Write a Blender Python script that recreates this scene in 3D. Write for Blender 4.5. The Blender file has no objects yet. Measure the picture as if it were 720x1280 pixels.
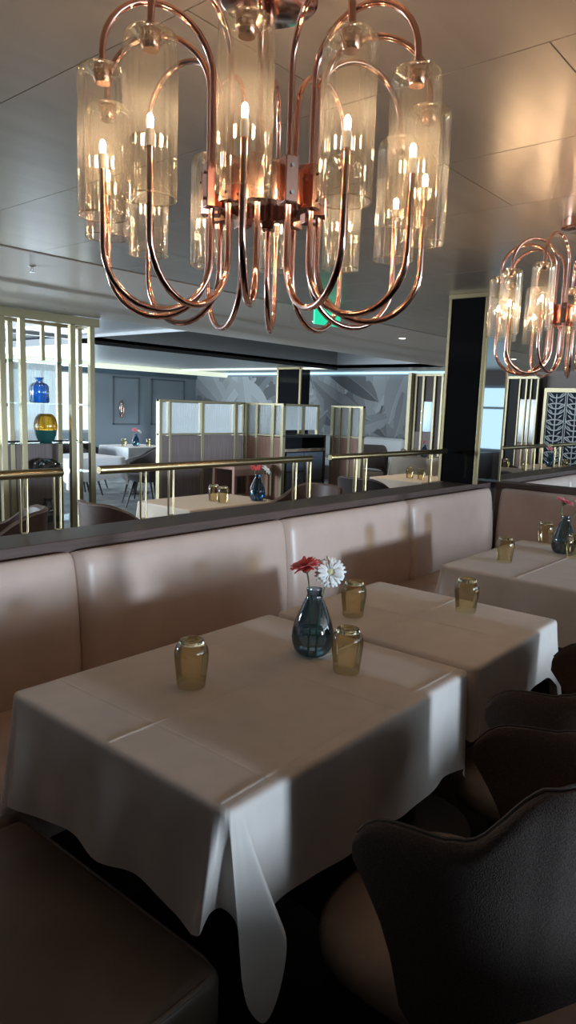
import bpy, bmesh, math, random
from mathutils import Vector, Matrix
PI = math.pi
R = math.radians
scn = bpy.context.scene
COL = scn.collection
rng = random.Random(7)

# ------------------------------------------------------------------ camera
cam_d = bpy.data.cameras.new('camera')
cam = bpy.data.objects.new('camera', cam_d)
COL.objects.link(cam)
scn.camera = cam
cam_d.sensor_fit = 'VERTICAL'
cam_d.sensor_height = 24.0
cam_d.lens = 24.0 * 871.2 / 1280.0
cam_d.clip_start = 0.05
pit, rol, yaw = R(-8.51), R(1.916), R(39.91)
Fw = Vector((math.cos(yaw) * math.cos(pit), math.sin(yaw) * math.cos(pit), math.sin(pit)))
rt = Vector((math.sin(yaw), -math.cos(yaw), 0))
up = rt.cross(Fw)
rt, up = (math.cos(rol) * rt + math.sin(rol) * up), (-math.sin(rol) * rt + math.cos(rol) * up)
M3 = Matrix((rt, up, -Fw)).transposed()
cam.matrix_world = Matrix.Translation((0, 0, 1.42)) @ M3.to_4x4()

# ------------------------------------------------------------------ world, light, exposure
w = bpy.data.worlds.new('sky'); scn.world = w; w.use_nodes = True
bg = w.node_tree.nodes['Background']
bg.inputs[0].default_value = (0.62, 0.86, 1.0, 1)
bg.inputs[1].default_value = 1.2
scn.view_settings.view_transform = 'Standard'
scn.view_settings.look = 'None'
scn.view_settings.exposure = 0.42
scn.view_settings.gamma = 1.0
scn.view_settings.use_curve_mapping = False


def area(name, loc, rot, sx, sy, power, color):
    l = bpy.data.lights.new(name, 'AREA'); l.shape = 'RECTANGLE'
    l.size = sx; l.size_y = sy; l.energy = power; l.color = color
    o = bpy.data.objects.new(name, l); COL.objects.link(o)
    o.location = loc; o.rotation_euler = rot
    return o

DAY = (0.74, 0.88, 1.0)
# daylight through the window band behind the camera (wall at y = -8) and the far window; the left windows are added
BACKWIN = [(0.2, 4.0), (4.2, 8.0), (8.2, 12.0)]
for a, b in BACKWIN:
    area('window_and_added_daylight', ((a + b) / 2, -7.93, 1.45), (R(90), 0, 0), b - a, 1.15, 62, DAY)
area('window_and_added_daylight', (8.0, 13.4, 1.4), (R(90), 0, R(180)), 2.2, 1.3, 90, DAY)
ADDED_LEFTWIN = [(7.0, 8.8), (9.1, 10.9), (11.2, 13.0)]  # invented windows, added to light the far room from the left
for a, b in ADDED_LEFTWIN:
    area('window_and_added_daylight', (-0.92, (a + b) / 2, 1.4), (R(90), 0, R(-90)), b - a, 1.3, 220, DAY)

sun_d = bpy.data.lights.new('low_sun', 'SUN'); sun_d.energy = 2.0; sun_d.angle = R(5.5); sun_d.color = (0.66, 0.83, 1.0)
sun = bpy.data.objects.new('low_sun', sun_d); COL.objects.link(sun)
sun.rotation_euler = Vector((-.01, 1, -math.tan(R(3.4)))).to_track_quat('-Z', 'Y').to_euler()


def spot(name, loc, power, color=(1.0, 0.83, 0.66), size=95, blend=0.8, rad=0.04):
    l = bpy.data.lights.new(name, 'SPOT'); l.energy = power; l.color = color
    l.spot_size = R(size); l.spot_blend = blend; l.shadow_soft_size = rad
    o = bpy.data.objects.new(name, l); COL.objects.link(o); o.location = loc
    return o


# ------------------------------------------------------------------ materials
def mat(name, col, rough=0.5, metal=0.0, spec=0.5, emit=None, estr=0.0, coat=0.0, trans=0.0, ior=1.45, sheen=0.0):
    m = bpy.data.materials.new(name); m.use_nodes = True
    b = m.node_tree.nodes['Principled BSDF']
    b.inputs['Base Color'].default_value = (*col, 1)
    b.inputs['Roughness'].default_value = rough
    b.inputs['Metallic'].default_value = metal
    b.inputs['Specular IOR Level'].default_value = spec
    b.inputs['Coat Weight'].default_value = coat
    b.inputs['Transmission Weight'].default_value = trans
    b.inputs['IOR'].default_value = ior
    b.inputs['Sheen Weight'].default_value = sheen
    if emit:
        b.inputs['Emission Color'].default_value = (*emit, 1)
        b.inputs['Emission Strength'].default_value = estr
    return m


def noisy(m, scale, c1, c2, bump=0.0, detail=3.0, stretch=(1, 1, 1), bscale=None):
    nt = m.node_tree; b = nt.nodes['Principled BSDF']
    tc = nt.nodes.new('ShaderNodeTexCoord'); mp = nt.nodes.new('ShaderNodeMapping')
    mp.inputs['Scale'].default_value = stretch
    n = nt.nodes.new('ShaderNodeTexNoise'); n.inputs['Scale'].default_value = scale; n.inputs['Detail'].default_value = detail
    r = nt.nodes.new('ShaderNodeValToRGB')
    r.color_ramp.elements[0].position = 0.3; r.color_ramp.elements[1].position = 0.7
    r.color_ramp.elements[0].color = (*c1, 1); r.color_ramp.elements[1].color = (*c2, 1)
    nt.links.new(tc.outputs['Object'], mp.inputs[0]); nt.links.new(mp.outputs[0], n.inputs[0])
    nt.links.new(n.outputs['Fac'], r.inputs[0]); nt.links.new(r.outputs[0], b.inputs['Base Color'])
    if bump:
        n2 = n
        if bscale:
            n2 = nt.nodes.new('ShaderNodeTexNoise'); n2.inputs['Scale'].default_value = bscale
            nt.links.new(mp.outputs[0], n2.inputs[0])
        bp = nt.nodes.new('ShaderNodeBump'); bp.inputs['Strength'].default_value = bump; bp.inputs['Distance'].default_value = 0.002
        nt.links.new(n2.outputs['Fac'], bp.inputs['Height']); nt.links.new(bp.outputs[0], b.inputs['Normal'])
    return m


def thin_glass(name, tint, edge=None, rough=0.03, base=0.05, gain=0.55, haze=0.0):
    """thin sheet of glass: a tinted transparent body with reflection that grows at grazing angles"""
    m = bpy.data.materials.new(name); m.use_nodes = True
    nt = m.node_tree; nt.nodes.clear()
    out = nt.nodes.new('ShaderNodeOutputMaterial'); mix = nt.nodes.new('ShaderNodeMixShader')
    tr = nt.nodes.new('ShaderNodeBsdfTransparent'); gl = nt.nodes.new('ShaderNodeBsdfGlossy')
    lw = nt.nodes.new('ShaderNodeLayerWeight'); lw.inputs[0].default_value = 0.35
    mr = nt.nodes.new('ShaderNodeMapRange')
    mr.inputs['To Min'].default_value = base; mr.inputs['To Max'].default_value = gain
    if edge:
        mx = nt.nodes.new('ShaderNodeMixRGB')
        mx.inputs[1].default_value = (*tint, 1); mx.inputs[2].default_value = (*edge, 1)
        nt.links.new(lw.outputs['Facing'], mx.inputs[0]); nt.links.new(mx.outputs[0], tr.inputs[0])
    else:
        tr.inputs[0].default_value = (*tint, 1)
    gl.inputs['Roughness'].default_value = rough
    nt.links.new(lw.outputs['Fresnel'], mr.inputs[0])
    nt.links.new(mr.outputs[0], mix.inputs[0]); nt.links.new(tr.outputs[0], mix.inputs[1]); nt.links.new(gl.outputs[0], mix.inputs[2])
    if haze:                                   # faint milkiness of the glass itself
        tl = nt.nodes.new('ShaderNodeBsdfTranslucent'); tl.inputs[0].default_value = (.95, .88, .76, 1)
        m2 = nt.nodes.new('ShaderNodeMixShader'); m2.inputs[0].default_value = haze
        nt.links.new(mix.outputs[0], m2.inputs[1]); nt.links.new(tl.outputs[0], m2.inputs[2]); nt.links.new(m2.outputs[0], out.inputs[0])
    else:
        nt.links.new(mix.outputs[0], out.inputs[0])
    return m


def frosted(name, tint, tl, fac):
    m = bpy.data.materials.new(name); m.use_nodes = True
    nt = m.node_tree; b = nt.nodes['Principled BSDF']; out = nt.nodes['Material Output']
    b.inputs['Base Color'].default_value = (*tl, 1); b.inputs['Roughness'].default_value = 0.12
    tr = nt.nodes.new('ShaderNodeBsdfTransparent'); tr.inputs[0].default_value = (*tint, 1)
    tlc = nt.nodes.new('ShaderNodeBsdfTranslucent'); tlc.inputs[0].default_value = (*tl, 1)
    m1 = nt.nodes.new('ShaderNodeMixShader'); m1.inputs[0].default_value = 0.45
    m2 = nt.nodes.new('ShaderNodeMixShader'); m2.inputs[0].default_value = fac
    nt.links.new(b.outputs[0], m1.inputs[1]); nt.links.new(tlc.outputs[0], m1.inputs[2])
    nt.links.new(m1.outputs[0], m2.inputs[1]); nt.links.new(tr.outputs[0], m2.inputs[2])
    nt.links.new(m2.outputs[0], out.inputs[0])
    return m


COPPER = mat('copper', (0.84, 0.50, 0.405), 0.13, 1.0)
BRASS = mat('brass', (0.50, 0.40, 0.225), 0.30, 1.0)
BRASS_DAYLIT = mat('daylit_brass', (0.44, 0.375, 0.24), 0.42, 0.8)  # same brass, with the far room's daylight put into a greyer colour
CHROME = mat('chrome', (0.8, 0.8, 0.8), 0.12, 1.0)
LEATHER = noisy(mat('taupe_leather', (0.4, 0.3, 0.25), 0.36, 0, 0.55), 9, (0.46, 0.35, 0.30), (0.50, 0.385, 0.33), 0.12, 2, bscale=420)
LEATHER_SHADED = noisy(mat('shaded_leather', (0.13, 0.1, 0.08), 0.36, 0, 0.5), 9, (0.10, 0.077, 0.058), (0.125, 0.096, 0.073), 0.1, 2, bscale=420)  # banquette leather again, with the bench's shade put into a darker colour
PIPING = mat('leather_piping', (0.16, 0.12, 0.10), 0.45)
CLOTH = noisy(mat('white_damask', (0.8, 0.76, 0.73), 0.62, 0, 0.35, sheen=0.15), 16, (0.70, 0.635, 0.59), (0.745, 0.685, 0.64), 0.18, 4, bscale=900)
CLOTHF = mat('white_cloth', (0.84, 0.85, 0.86), 0.75)
DWOOD = noisy(mat('dark_stained_wood', (0.06, 0.045, 0.04), 0.42, 0, 0.35), 6, (0.070, 0.046, 0.041), (0.10, 0.066, 0.058), 0.05, 4, (1, 18, 18))
RWOOD = noisy(mat('reddish_wood', (0.25, 0.13, 0.09), 0.4), 5, (0.34, 0.185, 0.135), (0.46, 0.26, 0.19), 0.05, 4, (16, 16, 1))
BPANEL = noisy(mat('brown_panel', (0.16, 0.12, 0.115), 0.5), 5, (0.19, 0.145, 0.14), (0.26, 0.20, 0.19), 0.03, 4, (12, 12, 0.6))
BLACKGLOSS = mat('black_glass', (0.006, 0.006, 0.007), 0.06, 0, 0.2)
BLACKP = mat('black_paint', (0.012, 0.012, 0.014), 0.35)
MIRROR = mat('smoky_mirror', (0.55, 0.62, 0.68), 0.03, 1.0)
CHAIRF = noisy(mat('brown_fabric', (0.04, 0.03, 0.028), 0.95, 0, 0.1, sheen=0.12), 420, (0.046, 0.033, 0.028), (0.095, 0.071, 0.062), 0.6, 2)
CHAIRP = mat('fabric_piping', (0.05, 0.04, 0.036), 0.9, sheen=0.2)
SEATF = noisy(mat('beige_seat_fabric', (0.33, 0.25, 0.2), 0.7, 0, 0.3), 30, (0.25, 0.19, 0.15), (0.30, 0.23, 0.185), 0.1, 2)
CHAIRG = noisy(mat('mink_fabric', (0.11, 0.085, 0.085), 0.85, sheen=0.3), 60, (0.05, 0.04, 0.04), (0.07, 0.055, 0.054))
CHAIRP2 = mat('pale_piping', (0.28, 0.24, 0.22), 0.7)
CHAIRB = noisy(mat('brown_leather', (0.17, 0.11, 0.09), 0.45), 30, (0.10, 0.062, 0.05), (0.13, 0.082, 0.066))
LEGW = mat('black_stained_wood', (0.018, 0.015, 0.014), 0.4)
CEIL = noisy(mat('satin_metal_ceiling', (0.42, 0.37, 0.33), 0.32, 0.55, 0.5), 2.0, (0.55, 0.49, 0.44), (0.62, 0.555, 0.50), 0.05, 2, (1, 6, 1))
CEILW = mat('pale_painted_ceiling', (0.86, 0.76, 0.68), 0.4, 0.0)
CEILF = mat('pale_satin_ceiling', (0.42, 0.43, 0.44), 0.3, 0.1)
CEILD = noisy(mat('grey_metal_ceiling', (0.3, 0.3, 0.31), 0.2, 0.8), 3, (0.2, 0.2, 0.21), (0.3, 0.3, 0.31))
GROOVE = mat('shadow_gap_black', (0.03, 0.028, 0.026), 0.7)
CARPET = noisy(mat('dark_carpet', (0.05, 0.04, 0.04), 1.0, 0, 0.05), 5, (0.014, 0.011, 0.011), (0.03, 0.024, 0.022), 0.4, 6, bscale=300)
CARPETF = noisy(mat('grey_carpet', (0.2, 0.22, 0.22), 1.0, 0, 0.05), 3.2, (0.17, 0.19, 0.19), (0.36, 0.38, 0.375), 0.3, 8, bscale=200)
GREYWALL = noisy(mat('blue_grey_wallcovering', (0.2, 0.23, 0.26), 0.6), 2, (0.20, 0.225, 0.25), (0.23, 0.26, 0.285))
TAUPEWALL = mat('taupe_wall', (0.26, 0.2, 0.175), 0.5)
DARKWALL = mat('dark_doorway', (0.02, 0.016, 0.015), 0.6)
FRAMEW = mat('window_frame_paint', (0.35, 0.37, 0.39), 0.5)
TUBEG = thin_glass('champagne_ribbed_glass', (0.95, 0.92, 0.86), (0.80, 0.74, 0.62), 0.08, 0.05, 0.5, haze=0.038)
SHELFG = thin_glass('shelf_glass', (0.88, 0.94, 0.93), (0.6, 0.8, 0.78), 0.03, 0.06, 0.6)
REEDED = frosted('reeded_glass', (0.88, 0.96, 0.98), (0.93, 0.985, 0.99), 0.22)
AMBER = thin_glass('amber_glass', (0.945, 0.865, 0.64), (0.72, 0.55, 0.26), 0.03, 0.06, 0.8)
AMBERB = mat('amber_glass_base', (0.97, 0.84, 0.55), 0.02, 0, 0.5, trans=1.0, ior=1.5)
NAVYG = thin_glass('navy_glass', (0.46, 0.58, 0.67), (0.06, 0.11, 0.19), 0.03, 0.07, 0.8)
WATER = mat('vase_water', (0.75, 0.88, 0.84), 0.0, 0, 0.5, trans=1.0, ior=1.33)
BLUEG = thin_glass('cobalt_glass', (0.12, 0.42, 0.85), (0.02, 0.12, 0.4), 0.03, 0.08, 0.7)
GOLDG = thin_glass('golden_glass', (0.85, 0.60, 0.14), (0.4, 0.22, 0.04), 0.03, 0.08, 0.7)
SMOKEG = thin_glass('smoky_glass', (0.22, 0.18, 0.20), (0.08, 0.06, 0.08), 0.05, 0.15, 0.9)
TEALG = mat('teal_glass', (0.02, 0.10, 0.10), 0.1, 0, 0.6)
BULB = mat('lit_bulb', (1, 0.9, 0.75), 0.3, emit=(1.0, 0.70, 0.43), estr=300)
CANDLE = mat('white_lamp_holder', (0.75, 0.72, 0.68), 0.4)
LEDW = mat('lit_downlight', (1, 1, 1), 0.3, emit=(1.0, 0.86, 0.68), estr=9)
COVE = mat('lit_cove_strip', (0.8, 0.9, 1), 0.4, emit=(0.45, 0.80, 1.0), estr=0.6)
COVEW = mat('lit_warm_cove_strip', (0.8, 0.9, 0.8), 0.4, emit=(0.85, 0.90, 0.66), estr=0.55)
EXITG = mat('lit_green_sign', (0.0, 0.45, 0.25), 0.4, emit=(0.02, 0.62, 0.34), estr=0.8)
EXITW = mat('lit_white_pictogram', (0.9, 1, 0.95), 0.4, emit=(0.8, 1.0, 0.9), estr=0.9)
REDP = noisy(mat('red_petals', (0.6, 0.035, 0.05), 0.6, sheen=0.2), 60, (0.62, 0.05, 0.055), (0.80, 0.11, 0.11))
PINKP = noisy(mat('pink_petals', (0.75, 0.12, 0.18), 0.6, sheen=0.2), 60, (0.70, 0.10, 0.15), (0.82, 0.24, 0.28))
WHITEP = mat('white_petals', (0.86, 0.86, 0.83), 0.6, sheen=0.2)
CREAMC = mat('cream_flower_centre', (0.66, 0.62, 0.36), 0.8)
DARKC = mat('dark_flower_centre', (0.10, 0.04, 0.03), 0.8)
STEM = mat('flower_stem_green', (0.10, 0.17, 0.07), 0.6)
CALYX = mat('flower_calyx', (0.07, 0.10, 0.045), 0.7)
WHITESOFA = mat('pale_grey_leather', (0.55, 0.54, 0.53), 0.45)
PALETOP = mat('warm_white_tablecloth', (0.80, 0.68, 0.55), 0.7)
LACEW = mat('white_fretwork', (0.85, 0.87, 0.86), 0.5)
NAVYP = mat('navy_panel', (0.02, 0.03, 0.05), 0.6, 0, 0.2)
MUR = [mat('mural_grey', (c, c * 1.04, c * 1.06), 0.6) for c in (0.06, 0.11, 0.17, 0.22, 0.27, 0.32, 0.38, 0.44)]


# ------------------------------------------------------------------ mesh builder
class MB:
    def __init__(s):
        s.bm = bmesh.new(); s.mi = 0

    def _fm(s, faces):
        if s.mi:
            for f in faces: f.material_index = s.mi

    def box(s, x0, x1, y0, y1, z0, z1, bev=0.0, seg=2):
        r = bmesh.ops.create_cube(s.bm, size=1.0)
        v = r['verts']
        for p in v:
            p.co = Vector(((x0 + x1) / 2 + p.co.x * (x1 - x0), (y0 + y1) / 2 + p.co.y * (y1 - y0), (z0 + z1) / 2 + p.co.z * (z1 - z0)))
        fs = list({f for p in v for f in p.link_faces}); s._fm(fs)
        if bev:
            es = list({e for p in v for e in p.link_edges})
            bmesh.ops.bevel(s.bm, geom=es, offset=bev, segments=seg, affect='EDGES', profile=0.5)
        return s

    def tube(s, pts, r, seg=10, cap=True):
        pts = [Vector(p) for p in pts]; n = len(pts); rings = []
        rad = r if isinstance(r, (list, tuple)) else [r] * n
        nrm = None
        for i, p in enumerate(pts):
            t = (pts[min(i + 1, n - 1)] - pts[max(i - 1, 0)]).normalized()
            if nrm is None:
                a = Vector((0, 0, 1)) if abs(t.z) < 0.9 else Vector((1, 0, 0))
                nrm = (a - t * a.dot(t)).normalized()
            else:
                nrm = (nrm - t * nrm.dot(t)).normalized()
            b = t.cross(nrm)
            rings.append([s.bm.verts.new(p + rad[i] * (math.cos(2 * PI * k / seg) * nrm + math.sin(2 * PI * k / seg) * b)) for k in range(seg)])
        for i in range(n - 1):
            for k in range(seg):
                f = s.bm.faces.new((rings[i][k], rings[i][(k + 1) % seg], rings[i + 1][(k + 1) % seg], rings[i + 1][k])); f.material_index = s.mi
        if cap:
            f = s.bm.faces.new(rings[0][::-1]); f.material_index = s.mi
            f = s.bm.faces.new(rings[-1]); f.material_index = s.mi
        return s

    def lathe(s, prof, seg=32, c=(0, 0, 0), capb=False, capt=False, rib=0.0, ribn=0):
        rings = []
        for (r, z) in prof:
            if r < 1e-6:
                rings.append([s.bm.verts.new((c[0], c[1], c[2] + z))]); continue
            ring = []
            for k in range(seg):
                a = 2 * PI * k / seg
                rr = r * (1 + (rib * math.cos(ribn * a) if rib else 0))
                ring.append(s.bm.verts.new((c[0] + rr * math.cos(a), c[1] + rr * math.sin(a), c[2] + z)))
            rings.append(ring)
        for i in range(len(rings) - 1):
            A, B = rings[i], rings[i + 1]
            for k in range(seg):
                k2 = (k + 1) % seg
                if len(A) == 1 and len(B) == 1: continue
                if len(A) == 1: vs = (A[0], B[k2], B[k])
                elif len(B) == 1: vs = (A[k], A[k2], B[0])
                else: vs = (A[k], A[k2], B[k2], B[k])
                f = s.bm.faces.new(vs); f.material_index = s.mi
        if capb and len(rings[0]) > 1: s.bm.faces.new(rings[0][::-1]).material_index = s.mi
        if capt and len(rings[-1]) > 1: s.bm.faces.new(rings[-1]).material_index = s.mi
        return s

    def grid(s, nu, nv, fn, close_u=False):
        V = [[s.bm.verts.new(fn(i / (nu if close_u else nu - 1), j / (nv - 1))) for j in range(nv)] for i in range(nu)]
        for i in range(nu if close_u else nu - 1):
            for j in range(nv - 1):
                i2 = (i + 1) % nu
                f = s.bm.faces.new((V[i][j], V[i2][j], V[i2][j + 1], V[i][j + 1])); f.material_index = s.mi
        return V

    def build(s, name, m, parent=None, smooth=True, loc=None, solid=0.0, sub=0, angle=40, fix=True):
        if fix: bmesh.ops.recalc_face_normals(s.bm, faces=s.bm.faces)
        me = bpy.data.meshes.new(name); s.bm.to_mesh(me); s.bm.free()
        for mm in (m if isinstance(m, (list, tuple)) else [m]): me.materials.append(mm)
        o = bpy.data.objects.new(name, me); COL.objects.link(o)
        if smooth:
            me.shade_smooth()
            me.set_sharp_from_angle(angle=R(angle))
        if solid:
            md = o.modifiers.new('thickness', 'SOLIDIFY'); md.thickness = solid; md.offset = 0
        if sub:
            md = o.modifiers.new('smooth', 'SUBSURF'); md.levels = sub; md.render_levels = sub
        if parent: o.parent = parent
        if loc: o.location = loc
        return o


def thing(name, label, cat, loc=(0, 0, 0), rz=0, group=None):
    o = bpy.data.objects.new(name, None); COL.objects.link(o)
    o.location = loc; o.rotation_euler = (0, 0, rz); o.empty_display_size = 0.05
    o['label'] = label; o['category'] = cat
    if group: o['group'] = group
    return o


def tag(o, label, cat, group=None):
    o['label'] = label; o['category'] = cat
    if group: o['group'] = group
    return o


def struct(o):
    o['kind'] = 'structure'; return o


def kids(o):
    return [c for c in bpy.data.objects if c.parent == o]


def copy_tree(o, loc=None, rz=None, label=None, parent=None, group=None):
    c = o.copy(); COL.objects.link(c)
    if parent: c.parent = parent
    if loc is not None: c.location = loc
    if rz is not None: c.rotation_euler = (0, 0, rz)
    if label: c['label'] = label
    if group: c['group'] = group
    for k in kids(o): copy_tree(k, parent=c)
    return c


# ================================================================== SETTING
CZ = 2.20                                  # ceiling height
XL, XR, YB, YF = -1.0, 12.3, -8.0, 13.5
struct(MB().box(XL - 3, XR + 1, YB - .1, 2.15, -0.1, 0).build('floor', CARPET, smooth=False))
o = struct(MB().box(XL - 3, XR + 1, 2.15, YF + .1, -0.1, 0).build('floor_far_room', CARPETF, smooth=False))

# metal panel ceiling of the near bay with staggered joints, and the bulkhead beyond it
b = MB()
cols = [1.02 + .54 * k for k in range(-9, 21)]
for i, x in enumerate(cols):
    y = YB; off = (0.63 if i % 2 == 0 else 1.16)
    ys = sorted([YB] + [off + 1.8 * k for k in range(-5, 3) if YB < off + 1.8 * k < 3.5] + [3.55])
    for y0, y1 in zip(ys[:-1], ys[1:]):
        b.box(x + .0015, x + .54 - .0015, y0 + .0015, y1 - .0015, CZ, CZ + .02)
struct(b.build('ceiling', CEIL, smooth=False))
struct(MB().box(XL - 3, XR + 1, YB, 3.6, CZ + .02, CZ + .06).build('ceiling_backing', GROOVE, smooth=False))
b = MB()
b.box(XL - 3, XR + 1, 3.60, 4.50, CZ, CZ + .05)
struct(b.build('trim_1', CEILW, smooth=False))
b = MB()
prof = [(4.50, 0), (4.52, -.012), (4.56, -.016), (4.75, -.018), (5.0, -.022), (5.05, -.035), (5.10, -.04), (5.50, -.045), (5.54, -.04), (5.56, 0.0), (5.56, 0.34)]
def cov(u, v):
    k = u * (len(prof) - 1); i = min(int(k), len(prof) - 2); t = k - i
    y = prof[i][0] * (1 - t) + prof[i + 1][0] * t; z = prof[i][1] * (1 - t) + prof[i + 1][1] * t
    return (XL - 3 + v * (XR - XL + 4), y, CZ + z)
b.grid(len(prof), 2, cov)
struct(b.build('trim_2', CEILW, angle=30))
# the far room's ceiling: a raised grey metal tray, pale soffits round it, lit coves along the walls
struct(MB().box(5.2, 11.0, 5.56, 8.1, 2.50, 2.54).build('ceiling_tray', CEILD, smooth=False))
struct(MB().box(XL - 3, 4.3, 5.56, 8.1, 2.30, 2.34).box(XL - 3, 5.7, 8.1, 12.4, 2.30, 2.34).build('ceiling_tray_left', NAVYP, smooth=False))
b = MB()
b.box(4.3, 5.2, 5.56, 8.1, 2.235, 2.26); b.box(4.28, 4.3, 5.56, 8.1, 2.235, 2.34); b.box(5.7, XR, 8.1, 12.4, 2.2, 2.26); b.box(5.68, 5.7, 8.13, 12.4, 2.2, 2.34); b.box(4.3, 5.7, 8.1, 8.13, 2.2, 2.34); b.box(5.17, 5.2, 5.56, 8.1, 2.2, 2.54); b.box(5.2, XR, 8.1, 8.13, 2.2, 2.54)
b.box(11.0, XR + .2, 5.56, 8.1, 2.2, 2.26); b.box(11.0, 11.03, 5.56, 8.1, 2.2, 2.54)
b.box(XL - 3, XR, 12.37, 12.4, 2.2, 2.46)
struct(MB().box(XL - 3.2, XR + 1, 3.4, YF + .2, 2.6, 2.66).build('ceiling_slab', GROOVE, smooth=False))
struct(b.build('ceiling_soffit', CEILF, smooth=False))
struct(MB().box(9.3, XR + 1, 12.4, YF + .1, 2.42, 2.46).build('ceiling_recess', CEILF, smooth=False))
struct(MB().box(XL - 3, 9.3, 12.4, YF + .1, 2.42, 2.46).build('ceiling_recess_left', NAVYP, smooth=False))
struct(MB().box(5.2, 11.0, 8.085, 8.115, 2.165, 2.215).build('trim_3', GROOVE, smooth=False))
struct(MB().box(5.7, XR, 12.36, 12.44, 2.10, 2.2).build('trim_4', COVEW, smooth=False))
struct(MB().box(XR - .1, XR - .04, 5.6, 13.4, 2.155, 2.20).build('trim_5', COVE, smooth=False))
struct(MB().box(XL, XR - 1.3, 13.30, 13.36, 2.20, 2.30).build('trim_6', COVE, smooth=False))
struct(MB().box(10.75, 10.85, 8.2, 12.3, 2.17, 2.199).build('trim_7', COVEW, smooth=False))

# walls
b = MB()
FW0, FW1 = 6.9, 9.2                        # bright window in the far wall
b.box(XL - .2, FW0, YF, YF + .12, 0, 2.6); b.box(FW1, XR + .3, YF, YF + .12, 0, 2.6)
b.box(FW0, FW1, YF, YF + .12, 0, .72); b.box(FW0, FW1, YF, YF + .12, 2.08, 2.6)
struct(b.build('wall_far', GREYWALL, smooth=False))
b = MB()
b.box(FW0, FW1, YF + .03, YF + .08, .72, .78); b.box(FW0, FW1, YF + .03, YF + .08, 2.02, 2.08)
for x in (FW0, 8.0, FW1 - .05): b.box(x, x + .05, YF + .03, YF + .08, .78, 2.02)
struct(b.build('window_1', FRAMEW, smooth=False))
b = MB()                                   # raised mouldings on the grey far wall
for x0, x1 in ((9.75, 10.5), (10.85, 11.9)):
    for a in ((x0, x0 + .03, .9, 2.0), (x1 - .03, x1, .9, 2.0), (x0, x1, .9, .93), (x0, x1, 1.97, 2.0)):
        b.box(a[0], a[1], YF - .02, YF, a[2], a[3])
struct(b.build('trim_8', mat('dark_moulding', (0.09, 0.105, 0.12), 0.5), smooth=False))
struct(MB().box(XL, XR, YF - .05, YF, 2.05, 2.42).build('trim_9', mat('slate_header', (0.075, 0.10, 0.125), 0.5), smooth=False))
struct(MB().box(XR, XR + .12, 5.0, YF, 0, 2.6).build('wall_right', GREYWALL, smooth=False))
b = MB()
b.box(XR, XR + .12, YB, -5.2, 0, 2.6); b.box(XR, XR + .12, .6, 5.0, 0, 2.6); b.box(XR, XR + .12, -5.2, .6, 0, .74); b.box(XR, XR + .12, -5.2, .6, 1.95, 2.6)
struct(b.build('wall_right_near', TAUPEWALL, smooth=False))
b = MB()
for y in (-5.2, -3.8, -2.35, -.9, .55): b.box(XR + .03, XR + .08, y, y + .06, .74, 1.95)
b.box(XR + .03, XR + .08, -5.2, .6, .74, .79); b.box(XR + .03, XR + .08, -5.2, .6, 1.90, 1.95); b.box(XR + .03, XR + .08, -5.2, .6, 1.52, 1.56)
struct(b.build('window_9', FRAMEW, smooth=False))
b = MB()
ys = [2.3] + [v for p in ADDED_LEFTWIN for v in p] + [YF]
for i in range(0, len(ys), 2): b.box(XL - .12, XL, ys[i], ys[i + 1], 0, 2.6)
for a, c in ADDED_LEFTWIN:
    b.box(XL - .12, XL, a, c, 0, .72); b.box(XL - .12, XL, a, c, 2.08, 2.6)
struct(b.build('wall_left', GREYWALL, smooth=False))
struct(MB().box(-4.1, -4.0, YB, 2.4, 0, 2.6).build('wall_left_near', TAUPEWALL, smooth=False))
struct(MB().box(-4.1, XL, 2.3, 2.4, 0, 2.6).build('wall_near_return', TAUPEWALL, smooth=False))
b = MB()
xs = [-4.0] + [v for p in BACKWIN for v in p] + [XR]
for i in range(0, len(xs), 2): b.box(xs[i], xs[i + 1], YB - .12, YB, 0, 2.6)
for a, c in BACKWIN:
    b.box(a, c, YB - .12, YB, 0, .86); b.box(a, c, YB - .12, YB, 2.15, 2.6)
struct(b.build('wall_back', TAUPEWALL, smooth=False))
for n, (a, c) in enumerate(BACKWIN):
    b = MB()
    b.box(a, c, YB - .09, YB - .04, .86, .91); b.box(a, c, YB - .09, YB - .04, 2.10, 2.15)
    for x in (a, (a + c) / 2 - .025, c - .05): b.box(x, x + .05, YB - .09, YB - .04, .91, 2.10)
    struct(b.build('window_%d' % (n + 2), FRAMEW, smooth=False))
for n, (a, c) in enumerate(ADDED_LEFTWIN):  # frames of the added left windows
    b = MB()
    b.box(XL - .09, XL - .04, a, c, .72, .77); b.box(XL - .09, XL - .04, a, c, 2.03, 2.08)
    for y in (a, (a + c) / 2 - .025, c - .05): b.box(XL - .09, XL - .04, y, y + .05, .77, 2.03)
    struct(b.build('window_%d' % (n + 6), FRAMEW, smooth=False))

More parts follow.
